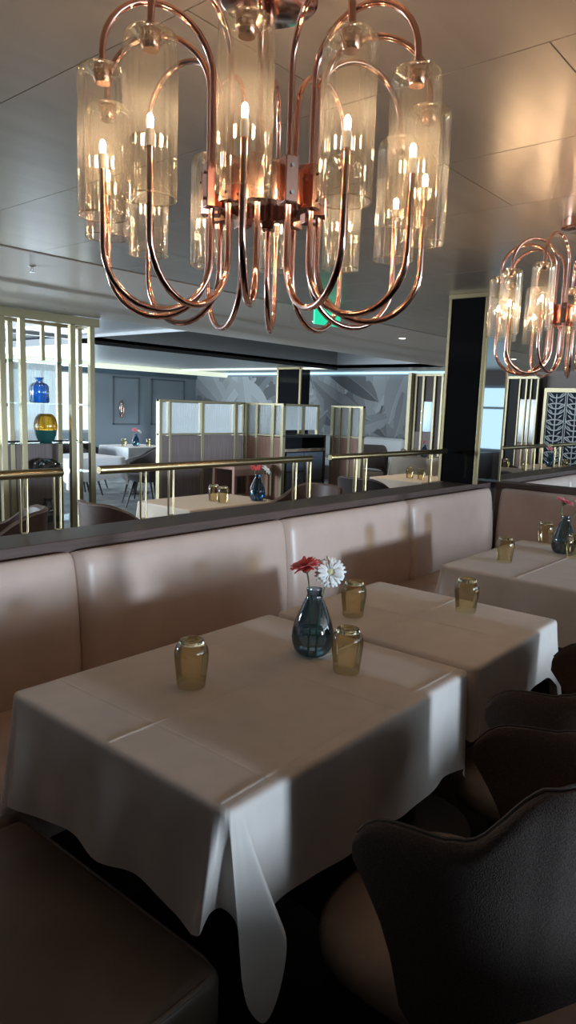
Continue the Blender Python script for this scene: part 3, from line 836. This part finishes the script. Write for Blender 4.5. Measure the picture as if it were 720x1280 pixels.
# ================================================================== HANDRAILS ON THE LEDGE
def handrail(x0, x1, posts, label, y=2.235, z=1.163):
    t = thing('handrail', label, 'handrail', ((x0 + x1) / 2, y, .95), 0, 'brass handrails on the ledge')
    cx = (x0 + x1) / 2; zr = z - .95
    pts = [(x0 - cx, 0, zr), (x0 - cx + .004, 0, zr), (x1 - cx - .004, 0, zr), (x1 - cx, 0, zr)]
    MB().tube(pts, [.014, .0165, .0165, .014], 16).build('rail', BRASS, t, angle=50)
    for x in posts:
        q = x - cx; g = .013
        loop = [(q - g, 0, zr - .012), (q - g, 0, .012), (q - g * .7, 0, .006), (q + g * .7, 0, .006), (q + g, 0, .012), (q + g, 0, zr - .012)]
        MB().tube(loop, .0042, 8).build('post', BRASS, t, angle=60)
    return t

handrail(.05, 1.395, (.42, .56, 1.245, 1.375), 'brass handrail at the left, in front of the tall brass screen')
handrail(1.55, 2.845, (1.76, 1.905, 2.715, 2.83), 'brass handrail in the middle, behind the red and white flowers')
handrail(3.01, 4.32, (3.25, 3.35, 4.12), 'brass handrail that ends at the black column')
handrail(4.95, 6.17, (5.75, 5.93, 6.1), 'brass handrail just right of the black column')
handrail(6.30, 7.6, (6.42, 6.55, 7.4), 'brass handrail at the right edge beyond the black column')

# ================================================================== CEILING FITTINGS
dl_first = None
for (x, y, z, lab, pw) in ((5.119, 4.026, CZ, 'round downlight behind the green sign, left of the next downlight', 14), (6.678, 4.058, CZ, 'round downlight left of the black column', 14),
                       (9.699, 4.064, CZ, 'round downlight seen through the loops of the second chandelier', 14), (3.264, 5.234, CZ - .038, 'round downlight above the brass screen', 8)):
    t = thing('downlight', lab, 'downlight', (x, y, z), 0, 'ceiling downlights')
    MB().lathe([(.034, -.001), (.048, -.004), (.048, .0), (.034, .0), (.034, -.001)], 24).build('ring', CHROME, t)
    MB().lathe([(0, -.0025), (.033, -.0025), (.033, .0), (0, .0)], 20).build('lens', LEDW, t)
    spot('downlight_and_fill_beam', (x, y, z - .02), pw)
for (x, y) in ((3.35, 3.30), (6.3, 3.4), (1.85, 4.03)):  # beams without fixtures, added to warm the cream tables
    spot('downlight_and_fill_beam', (x, y, CZ - .02), 14)
for (x, y) in ((4.9, 7.3), (6.85, 8.6), (6.0, 10.3), (8.6, 6.6), (10.6, 6.8), (9.3, 9.2)):  # more added beams without fixtures, brightening the far tables
    spot('downlight_and_fill_beam', (x, y, 2.17), 20, (1.0, .95, .88))

def sprinkler(loc, label):
    t = thing('sprinkler', label, 'sprinkler', loc, 0, 'ceiling sprinklers')
    MB().lathe([(0, 0), (.022, 0), (.022, -.004), (.008, -.008), (.008, -.02), (0, -.02)], 16).build('escutcheon', CHROME, t)
    for s in (-1, 1): MB().tube([(s * .006, 0, -.018), (s * .011, 0, -.026), (s * .003, 0, -.036)], .0022, 6).build('frame_arm', CHROME, t)
    MB().lathe([(0, -.036), (.016, -.036), (.016, -.038), (0, -.038)], 14).build('deflector', CHROME, t)
    return t
sprinkler((2.283, 3.945, CZ), 'chrome sprinkler head on the pale ceiling band above the brass screen')

t = thing('exit_sign', 'green lit exit sign hanging from the ceiling behind the copper loops', 'sign', (4.33, 3.30, CZ), R(-8))
MB().box(-.135, .135, -.011, .011, -.155, -.035, .002).build('green_panel', EXITG, t, smooth=False)
b = MB(); b.box(-.14, .14, -.016, .016, -.035, -.012, .002); b.box(-.10, .10, -.02, .02, -.012, -.001)
b.build('housing', CHROME, t, smooth=False)

# ================================================================== BRASS DISPLAY SCREEN
bs = thing('display_screen', 'tall brass screen of upright posts and glass shelves left of the far dining tables', 'screen', (2.9, 5.7, 0))
b_ = lambda x0, x1, y0, y1, z0, z1, n, m, bev=.003: MB().box(x0 - 2.9, x1 - 2.9, y0 - 5.7, y1 - 5.7, z0, z1, bev).build(n, m, bs, smooth=False)
ZT = 2.155
for x in (2.42, 2.66, 2.90, 3.08, 3.555, 3.755): b_(x, x + .050, 5.53, 5.575, 0, ZT - .07, 'post', BRASS_DAYLIT)
for x in (2.50, 2.98 + .17, 3.63 - .005, 3.845): b_(x, x + .046, 5.86, 5.90, 0, ZT - .07, 'post', BRASS_DAYLIT)
b_(2.9 + .35, 2.9 + .388, 5.87, 5.90, 1.77, ZT - .07, 'post', BRASS_DAYLIT); b_(3.475, 3.51, 5.87, 5.90, 1.77, ZT - .07, 'post', BRASS_DAYLIT)
b_(2.35, 3.85, 5.52, 5.60, ZT - .075, ZT, 'top_beam', BRASS_DAYLIT); b_(2.35, 3.90, 5.84, 5.91, ZT - .075, ZT, 'top_beam', BRASS_DAYLIT)
b_(3.79, 3.85, 5.60, 5.84, ZT - .075, ZT, 'top_beam', BRASS_DAYLIT)
for z in (.34, .775, 1.042, 1.388, 1.745):
    b_(2.44, 3.80, 5.575, 5.86, z - .008, z, 'glass_shelf', SHELFG, 0)
for z in (.775, 1.388, 1.745):
    for x in (2.955, 3.60): b_(x, x + .028, 5.575, 5.60, z - .035, z - .008, 'shelf_clip', DARKWALL, .002)
for x0, x1 in ((2.545, 3.145), (3.20, 3.62)):
    def rf(u, v): return (x0 + u * (x1 - x0) - 2.9, 5.868 - 5.7 + .004 * math.sin(u * (x1 - x0) / .016 * 2 * PI), 1.05 + v * .69)
    m = MB(); m.grid(int((x1 - x0) / .0035), 2, rf); m.build('reeded_panel', REEDED, bs, angle=80)
    b_(x0, x1, 5.86, 5.885, .05, 1.035, 'wood_panel', BPANEL)
b_(2.42, 3.82, 5.84, 5.90, 1.035, 1.05, 'cross_rail', BLACKP)
SZ = 5.70
def ribbed_vase(name, loc, prof, m, label, cat='vase', rib=.03, ribn=14, seg=84):
    o = MB().lathe(prof, seg, rib=rib, ribn=ribn).build(name, m, angle=80); o.location = loc
    return tag(o, label, cat)
ribbed_vase('glass_vase', (3.345, SZ, 1.3885), [(0, 0), (.07, 0), (.082, .012), (.083, .10), (.080, .145), (.062, .168), (.030, .180), (.026, .195), (.036, .215), (.042, .222)], BLUEG, 'cobalt blue ribbed glass vase on the upper shelf of the brass screen')
av = thing('glass_vase', 'rounded golden glass vase with a dark teal base on the brass screen', 'vase', (3.40, SZ, 1.0425))
MB().lathe([(.098, .11), (.102, .14), (.096, .185), (.082, .222), (.062, .246), (.048, .252)], 72, rib=.02, ribn=16).build('golden_body', GOLDG, av, angle=80)
MB().lathe([(0, 0), (.05, 0), (.070, .018), (.088, .06), (.098, .11), (0, .11)], 48).build('teal_base', TEALG, av)
dm = thing('glass_bowl', 'smoky faceted glass bowl upside down on the lower shelf of the brass screen', 'bowl', (3.41, SZ, .7755))
MB().lathe([(.135, 0), (.132, .03), (.118, .07), (.09, .10), (.05, .118), (0, .124)], 40).build('dome', SMOKEG, dm, angle=12)
for k in range(7):
    a = 2 * PI * k / 7 + .3
    MB().lathe([(0, -.012), (.010, -.006), (.012, 0), (.010, .006), (0, .012)], 10).build('glass_knob', CHROME, dm, loc=(.113 * math.cos(a), .113 * math.sin(a), .078))
ribbed_vase('glass_vase', (3.41, SZ, .3405), [(0, 0), (.05, 0), (.066, .03), (.07, .08), (.06, .12), (.034, .15), (.03, .175), (.042, .19), (0, .19)], SMOKEG, 'dark smoky vase on the lowest shelf of the brass screen', rib=.01)

# ================================================================== BOOTH SCREENS AND SERVICE CABINET
ZS = 1.47
def booth(origin, dirx, posts, length, panel_m, label, glass_z=(1.075, 1.435), thick=.05, extra=None):
    """a run of partition: reeded glass band above a solid panel between brass uprights"""
    t = thing('booth_screen', label, 'screen', origin, math.atan2(dirx[1], dirx[0]))
    for p in posts: MB().box(p[0], p[1], -.03, .03, 0, ZS, .003).build('post', BRASS_DAYLIT, t, smooth=False)
    MB().box(0, length, -.026, .026, ZS - .03, ZS, .003).build('top_rail', BRASS_DAYLIT, t, smooth=False)
    MB().box(0, length, -.02, .02, glass_z[0] - .022, glass_z[0], .002).build('glass_rail', BRASS_DAYLIT, t, smooth=False)
    for i, (p, q) in enumerate(zip(posts[:-1], posts[1:])):
        x0, x1 = p[1], q[0]
        m = MB(); m.grid(max(6, int((x1 - x0) / .006)), 2, lambda u, v: (x0 + u * (x1 - x0), .003 * math.sin(u * (x1 - x0) / .026 * 2 * PI), glass_z[0] + v * (glass_z[1] - glass_z[0])))
        m.build('reeded_pane', REEDED, t, angle=80)
        MB().box(x0, x1, -.02, .02, .10, glass_z[0] - .03).build('panel', panel_m, t, smooth=False)
    MB().box(0, length, -.024, .024, 0, .10).build('kick_rail', BLACKP, t, smooth=False)
    return t
booth((5.245, 6.40, 0), (1, 0), ((0, .045), (.15, .185), (.66, .71), (1.24, 1.30), (1.40, 1.445)), 1.445, BPANEL, 'brass framed booth screen with grey brown panels, nearest the far tables')
booth((6.685, 6.36, 0), (0, -1), ((0, .04), (.19, .23), (.46, .51), (.62, .66)), .66, RWOOD, 'short brass framed booth screen with reddish wood panels left of the black cabinet')
booth((7.68, 5.70, 0), (0, -1), ((0, .05), (.12, .16), (.29, .33), (.47, .52)), .52, RWOOD, 'short brass framed booth screen with reddish wood panels right of the black cabinet')
sc_ = thing('service_cabinet', 'black service cabinet with blue grey drawers between two booth screens', 'cabinet', (7.165, 5.86, 0))
CABF = mat('blue_grey_laminate', (0.10, 0.12, 0.15), 0.3)
b = MB()
b.box(-.45, -.41, -.12, .28, 0, 1.06); b.box(.41, .45, -.12, .28, 0, 1.06); b.box(-.45, .45, .26, .28, 0, 1.06); b.box(-.45, .45, -.12, .28, 1.04, 1.07)
b.build('carcass', BLACKP, sc_, smooth=False)
MB().box(-.42, .42, -.14, .26, .86, .90, .003).build('worktop', CHROME, sc_, smooth=False)
for x0, x1, zs in ((-.36, .0, (.08, .36, .60, .85)), (.012, .40, (.08, .46, .85))):
    for z0, z1 in zip(zs[:-1], zs[1:]):
        d = MB().box(x0, x1, -.118, -.09, z0 + .006, z1 - .006, .003).build('drawer', CABF, sc_, smooth=False)
        xm = (x0 + x1) / 2
        MB().tube([(xm - .045, -.118, z1 - .075), (xm - .045, -.14, z1 - .075), (xm + .045, -.14, z1 - .075), (xm + .045, -.118, z1 - .075)], .004, 6).build('handle', CHROME, d)
MB().box(-.41, .41, -.08, .26, .02, .86).build('drawer_box', BLACKP, sc_, smooth=False)
# glass band over the cabinet
gb = thing('booth_screen', 'reeded glass band in a brass frame above the black service cabinet', 'screen', (6.73, 5.90, 1.0715))
b = MB(); b.box(0, .90, -.02, .02, .37, .398); b.box(0, .035, -.02, .02, 0, .37); b.box(.55, .59, -.02, .02, 0, .37); b.box(.865, .90, -.02, .02, 0, .37)
b.build('frame', BRASS_DAYLIT, gb, smooth=False)
for x0, x1 in ((.035, .55), (.59, .865)):
    m = MB(); m.grid(60, 2, lambda u, v: (x0 + u * (x1 - x0), .003 * math.sin(u * (x1 - x0) / .03 * 2 * PI), .06 + v * .31)); m.build('reeded_pane', REEDED, gb, angle=80)
# reddish console in front of the booth
cs = thing('console_table', 'low reddish wooden console with an open front before the booth screens', 'table', (6.30, 6.02, 0))
MB().box(-.36, .30, -.20, .20, .66, .70, .004).build('top', RWOOD, cs, smooth=False)
for x in (-.34, .26):
    for y in (-.18, .16): MB().box(x, x + .04, y, y + .04, 0, .66, .003).build('leg', RWOOD, cs, smooth=False)
MB().box(-.34, .28, -.17, .17, .28, .31, .003).build('shelf', RWOOD, cs, smooth=False)
MB().box(-.32, .28, -.17, -.15, .58, .66, .003).build('apron', RWOOD, cs, smooth=False)


# ================================================================== FAR ROOM TABLES, CHAIRS AND TABLEWARE
def tub_chair(loc, rz, label, fab, group):
    """low tub armchair on splayed dark legs; the sitter faces local +y"""
    t = thing('tub_chair', label, 'chair', loc, rz, group)
    MB().box(-.22, .22, -.20, .24, .38, .475, .035, 4).build('seat', fab, t, angle=60)
    PH = 122
    TOP = [(0, .80), (30, .80), (55, .765), (78, .69), (100, .655), (122, .60)]
    def pos(u, v, off):
        ph = (u * 2 - 1) * PH; a = abs(ph); th = R(ph)
        z = .40 + (interp(TOP, a) - .40) * v
        k = 1 + .10 * (z - .4) / .4
        x = (.265 + off) * k * math.sin(th); y = -(.265 + off) * k * math.cos(th)
        if a > 90: y = (.265 * math.sin(th - math.copysign(PI / 2, th)) * math.copysign(1, th)) * 1.2; x = math.copysign((.265 + off) * k, th)
        return (x, y, z)
    b = MB(); nu = 41; rg = []
    for i in range(nu):
        u = i / (nu - 1)
        pr = [pos(u, k / 5, .02) for k in range(6)]; qr = [pos(u, 1 - k / 5, -.02) for k in range(6)]
        mid = Vector(pr[-1]).lerp(Vector(qr[0]), .5) + Vector((0, 0, .014))
        rg.append([b.bm.verts.new(p) for p in pr + [mid] + qr])
    m = len(rg[0])
    for i in range(nu - 1):
        for k in range(m): b.bm.faces.new((rg[i][k], rg[i + 1][k], rg[i + 1][(k + 1) % m], rg[i][(k + 1) % m]))
    b.bm.faces.new(rg[0]); b.bm.faces.new(rg[-1][::-1])
    sh = b.build('backrest', fab, t, angle=50)
    MB().tube([Vector(pos(i / 40, 1, .02)) + Vector((0, 0, .004)) for i in range(41)], .003, 6).build('piping', CHAIRP2, sh)
    for sx in (-1, 1):
        for sy in (-1, 1): MB().tube([(sx * .16, sy * .15, .385), (sx * .23, sy * .24, .0)], [.019, .010], 8).build('leg', LEGW, t)
    return t

mid = 'brown tub chairs just beyond the ledge'
tc = tub_chair((1.86, 3.72, 0), R(55), 'brown tub chair behind the left handrail, at the picture edge', CHAIRB, mid)
copy_tree(tc, (2.72, 3.60, 0), R(-95), 'brown tub chair left of the cream table beyond the ledge')
copy_tree(tc, (4.27, 3.42, 0), R(88), 'brown tub chair just behind the red and white flowers beyond the ledge')
tcd = tub_chair((5.50, 3.60, 0), R(-90), 'dark brown tub chair left of the cream table near the black column', CHAIRG, mid)
far = 'grey tub chairs at the far tables'
copy_tree(tcd, (5.98, 7.45, 0), R(80), 'grey tub chair at the right of the nearest far table', group=far)
copy_tree(tcd, (6.35, 8.05, 0), R(30), 'grey tub chair standing before the far table with pink flowers', group=far)
copy_tree(tcd, (5.45, 8.55, 0), R(170), 'grey tub chair behind the nearest far table, close to the brass screen', group=far)
copy_tree(tcd, (6.55, 9.75, 0), R(-150), 'grey tub chair at the back of the table with pink flowers', group=far)
copy_tree(tcd, (6.05, 9.20, 0), R(-90), 'grey tub chair at the left end of the table with pink flowers', group=far)
copy_tree(tcd, (6.35, 11.2, 0), R(-60), 'grey tub chair furthest back, against the grey wall', group=far)
sc2 = copy_tree(c0, (9.05, 5.95, 0), R(-65), 'dark winged chair with a pale seat beyond the ledge, facing the pale sofa', group='winged dining chairs')
copy_tree(tcd, (7.60, 3.25, 0), R(-85), 'dark chair at the table just right of the black column', group='chairs right of the column')
copy_tree(tcd, (9.62, 4.05, 0), R(170), 'dark chair behind the table with pink flowers, right of the column', group='chairs right of the column')

def small_table(x0, x1, y0, y1, tl, cl, m=None, seed=3, tails=.36, drop=.27):
    table(x0, x1, y0, y1, tl)
    o = cloth(x0, x1, y0, y1, seed=seed, drop=drop, tails=((.05, tails),) * 4).build('tablecloth', m or CLOTHF, angle=75)
    tag(o, cl, 'tablecloth')
small_table(2.98, 3.80, 3.30, 3.86, 'dark table under the cream cloth just beyond the ledge', 'cream cloth on the table with two tumblers just beyond the ledge', PALETOP, 21)
small_table(5.95, 6.66, 3.30, 3.92, 'dark table under the cream cloth left of the black column', 'cream cloth on the table left of the black column', PALETOP, 22)
small_table(4.52, 5.32, 7.10, 7.88, 'dark table under the nearest white cloth of the far room', 'white cloth on the far table nearest the brass screen', None, 23)
small_table(6.45, 7.25, 8.55, 9.3, 'dark table under the white cloth with pink flowers', 'white cloth on the far table with pink flowers', None, 24)
small_table(9.05, 9.75, 4.98, 5.60, 'dark table before the pale sofa', 'white cloth on the table before the pale sofa', PALETOP, 26)
small_table(7.95, 8.75, 3.15, 3.75, 'dark table under the cloth with two tumblers right of the column', 'cream cloth on the table with two tumblers right of the column', PALETOP, 27)
small_table(9.15, 9.95, 3.05, 3.65, 'dark table under the cloth with pink flowers right of the column', 'cream cloth on the table with pink flowers right of the column', PALETOP, 28)
copies(g0, ((3.405, 3.535, TZ), 'left one of the two amber tumblers on the cream table beyond the ledge'), ((3.385, 3.42, TZ), 'right one of the two amber tumblers on the cream table beyond the ledge'),
       ((6.215, 3.60, TZ), 'left one of the two amber tumblers left of the black column'), ((6.20, 3.46, TZ), 'right one of the two amber tumblers left of the black column'),
       ((8.62, 3.60, TZ), 'left one of the two tumblers seen right of the black column'), ((8.45, 3.29, TZ), 'second tumbler seen right of the black column'),
       ((9.43, 3.13, TZ), 'tumbler right of the pink flower vase beyond the right handrail'),
       ((9.13, 5.42, TZ), 'leftmost tumbler on the table before the pale sofa'), ((9.36, 5.36, TZ), 'tumbler just left of the small vase before the pale sofa'), ((9.25, 5.03, TZ), 'tumbler right of the small vase before the pale sofa'),
       ((6.60, 8.85, TZ), 'tumbler on the far table left of the pink flowers'), ((6.95, 8.70, TZ), 'tumbler on the far table right of the pink flowers'))
def bunch(v, va, vb, i, ca='pink'):
    gerbera((v[0] - .004, v[1] + .006, TZ + .012), (v[0] - .010, v[1] + .014, TZ + .245), (-.35, -.55, .60), va, DARKC, '%s gerbera in the vase %s' % (ca, i), 'gerberas in the vases', r=.045, cup=.2, npet=16, seed=9)
    gerbera((v[0] + .004, v[1] - .006, TZ + .012), (v[0] + .040, v[1] - .045, TZ + .225), (.3, -.62, .62), vb, CREAMC, 'white gerbera in the vase %s' % i, 'gerberas in the vases', r=.043, cup=.1, npet=16, seed=10)
BV = thin_glass('blue_glass', (0.25, 0.48, 0.70), (0.05, 0.14, 0.30), .03, .08, .7)
V3 = (3.672, 3.365, TZ); V4 = (9.42, 3.33, TZ); V5 = (6.80, 8.82, TZ); V6 = (9.33, 5.18, TZ)
v3 = copy_tree(v0, V3, 0, 'blue bud vase with red gerbera on the cream table beyond the ledge')
copy_tree(v0, V4, 0, 'blue bud vase with pink gerbera right of the black column')
copy_tree(v0, V5, 0, 'pale blue bud vase with pink gerbera on the far table')
copy_tree(v0, V6, 0, 'small blue bud vase on the table before the pale sofa')
for o in list(bpy.data.objects):
    if o.name.startswith('body') and o.parent and o.parent.location.y > 2.5 and o.parent.name.startswith('bud_vase'):
        o.data = o.data.copy(); o.data.materials[0] = BV
bunch(V3, REDP, WHITEP, 'on the cream table beyond the ledge', 'red'); bunch(V4, PINKP, WHITEP, 'right of the black column'); bunch(V5, PINKP, WHITEP, 'on the far table')
gerbera((V6[0], V6[1], TZ + .012), (V6[0] - .01, V6[1] + .01, TZ + .225), (-.3, -.4, .8), PINKP, DARKC, 'pink gerbera in the small vase before the pale sofa', 'gerberas in the vases', r=.035, cup=.35, npet=14, seed=12)

# pale sofa along the mural
sf = thing('sofa', 'pale grey leather sofa along the leaf mural wall', 'sofa', (11.95, 7.6, 0))
for y0, y1 in ((-.55, .40), (.41, 1.5)):
    MB().box(-.10, .15, y0, y1, .42, .90, .07, 5).build('back_cushion', WHITESOFA, sf, angle=60)
    MB().box(-.66, -.08, y0, y1, .28, .46, .05, 4).build('seat_cushion', WHITESOFA, sf, angle=60)
MB().box(-.62, .15, -.54, 1.48, 0, .28).build('plinth', DWOOD, sf, smooth=False)

# copper wall light on the grey wall
t = thing('wall_light', 'oval copper wall light on the blue grey far wall', 'wall light', (9.98, YF - .001, 1.27))
MB().lathe([(0, -.008), (.03, -.006), (.03, 0), (0, 0)], 20).build('backplate', COPPER, t).rotation_euler = (R(-90), 0, 0)
for s in (-1, 1):
    pts = [(s * .055 * math.cos(q), -.03, .20 * math.sin(q)) for q in [PI * (i / 12 - .5) for i in range(13)]]
    MB().tube(pts, .012, 8).build('copper_loop', COPPER, t)
MB().lathe([(0, -.12), (.018, -.12), (.018, .12), (0, .12)], 14, (0, -.03, 0)).build('glass_tube', TUBEG, t)
MB().tube([(0, -.03, -.20), (0, -.03, -.12)], .006, 8).build('stem', COPPER, t)
MB().tube([(0, -.004, 0), (0, -.03, 0)], .006, 8).build('bracket', COPPER, t)

# gold framed display niche at the end of the mural
n_ = thing('display_cabinet', 'gold framed dark display cabinet at the right end of the leaf mural', 'cabinet', (12.05, 6.72, 0))
for y in (.20, .04, -.20, -.36): MB().box(-.03, .02, y, y + .045, 0, 2.14, .003).build('frame_post', BRASS_DAYLIT, n_, smooth=False)
MB().box(-.035, .02, -.36, .245, 2.10, 2.15, .003).build('frame_rail', BRASS_DAYLIT, n_, smooth=False)
MB().box(.02, .24, -.36, .245, 0.0, 2.14).build('back_panel', DWOOD, n_, smooth=False)
MB().box(-.01, .018, -.155, .04, 1.05, 1.62).build('mirror_panel', MIRROR, n_, smooth=False)
MB().box(-.012, .018, -.155, .20, .0, 1.04).build('lower_panel', BPANEL, n_, smooth=False)
for z in (1.2, 1.42): MB().box(-.04, -.03, .05, .075, z, z + .03, .002).build('clip', CHROME, n_, smooth=False)

# tall dark cabinet with gold strips right of the column, and the white fretwork screen
GREYG = mat('grey_backed_glass', (0.30, 0.28, 0.27), 0.12)
k_ = thing('wall_cabinet', 'tall dark cabinet with gold strips and mirrors right of the black column', 'cabinet', (12.08, 4.93, 0))
MB().box(.02, .118, -.37, .34, 0, 2.05).build('back_panel', DARKWALL, k_, smooth=False)
for y, w_ in ((.28, .04), (.18, .03), (-.04, .025), (-.16, .03), (-.24, .025), (-.36, .03)):
    MB().box(-.02, .02, y, y + w_, 0, 2.05, .003).build('gold_strip', BRASS_DAYLIT, k_, smooth=False)
MB().box(-.025, .02, -.37, .34, 2.05, 2.10, .003).build('head_rail', BRASS_DAYLIT, k_, smooth=False)
MB().box(0, .018, -.13, -.045, .95, 1.70).build('glass_panel', GREYG, k_, smooth=False)
MB().box(0, .018, -.33, -.17, .95, 1.70).build('glass_panel', GREYG, k_, smooth=False)
MB().box(0, .018, .215, .275, .60, 1.70).build('glass_panel', GREYG, k_, smooth=False)
MB().box(.0, .018, -.33, -.045, .0, .94).build('lower_panel', RWOOD, k_, smooth=False)
fs = thing('fretwork_screen', 'white cut fretwork screen in a gold frame at the right edge', 'screen', (12.16, 3.95, 0))
b = MB(); b.box(-.03, .03, .49, .54, .45, 1.90); b.box(-.03, .03, -.56, -.51, .45, 1.90); b.box(-.03, .03, -.51, .49, 1.83, 1.90); b.box(-.03, .03, -.51, .49, .45, .52)
b.build('frame', BRASS_DAYLIT, fs, smooth=False)
MB().box(.012, .03, -.51, .49, .52, 1.83).build('dark_backing', NAVYP, fs, smooth=False)
for yc in (-.34, 0.0, .33):
    b = MB()
    b.box(-.005, .010, yc - .155, yc - .145, .52, 1.83); b.box(-.005, .010, yc + .145, yc + .155, .52, 1.83)
    b.tube([(0, yc, .52), (0, yc, 1.80)], .010, 6)
    for i in range(14):
        z = .54 + i * .092
        for s in (-1, 1):
            pts = [(0, yc + s * .145 * math.sin(q * PI / 2), z + .10 * (1 - math.cos(q * PI / 2)) * (1 if i % 3 else -.4)) for q in [j / 7 for j in range(8)]]
            b.tube(pts, [.010, .012, .012, .011, .010, .009, .007, .004], 5)
            b.tube([(0, yc + s * .05, z + .02), (0, yc + s * .085, z + .055), (0, yc + s * .12, z + .085)], [.004, .012, .003], 5)
    b.build('fretwork_panel', LACEW, fs)
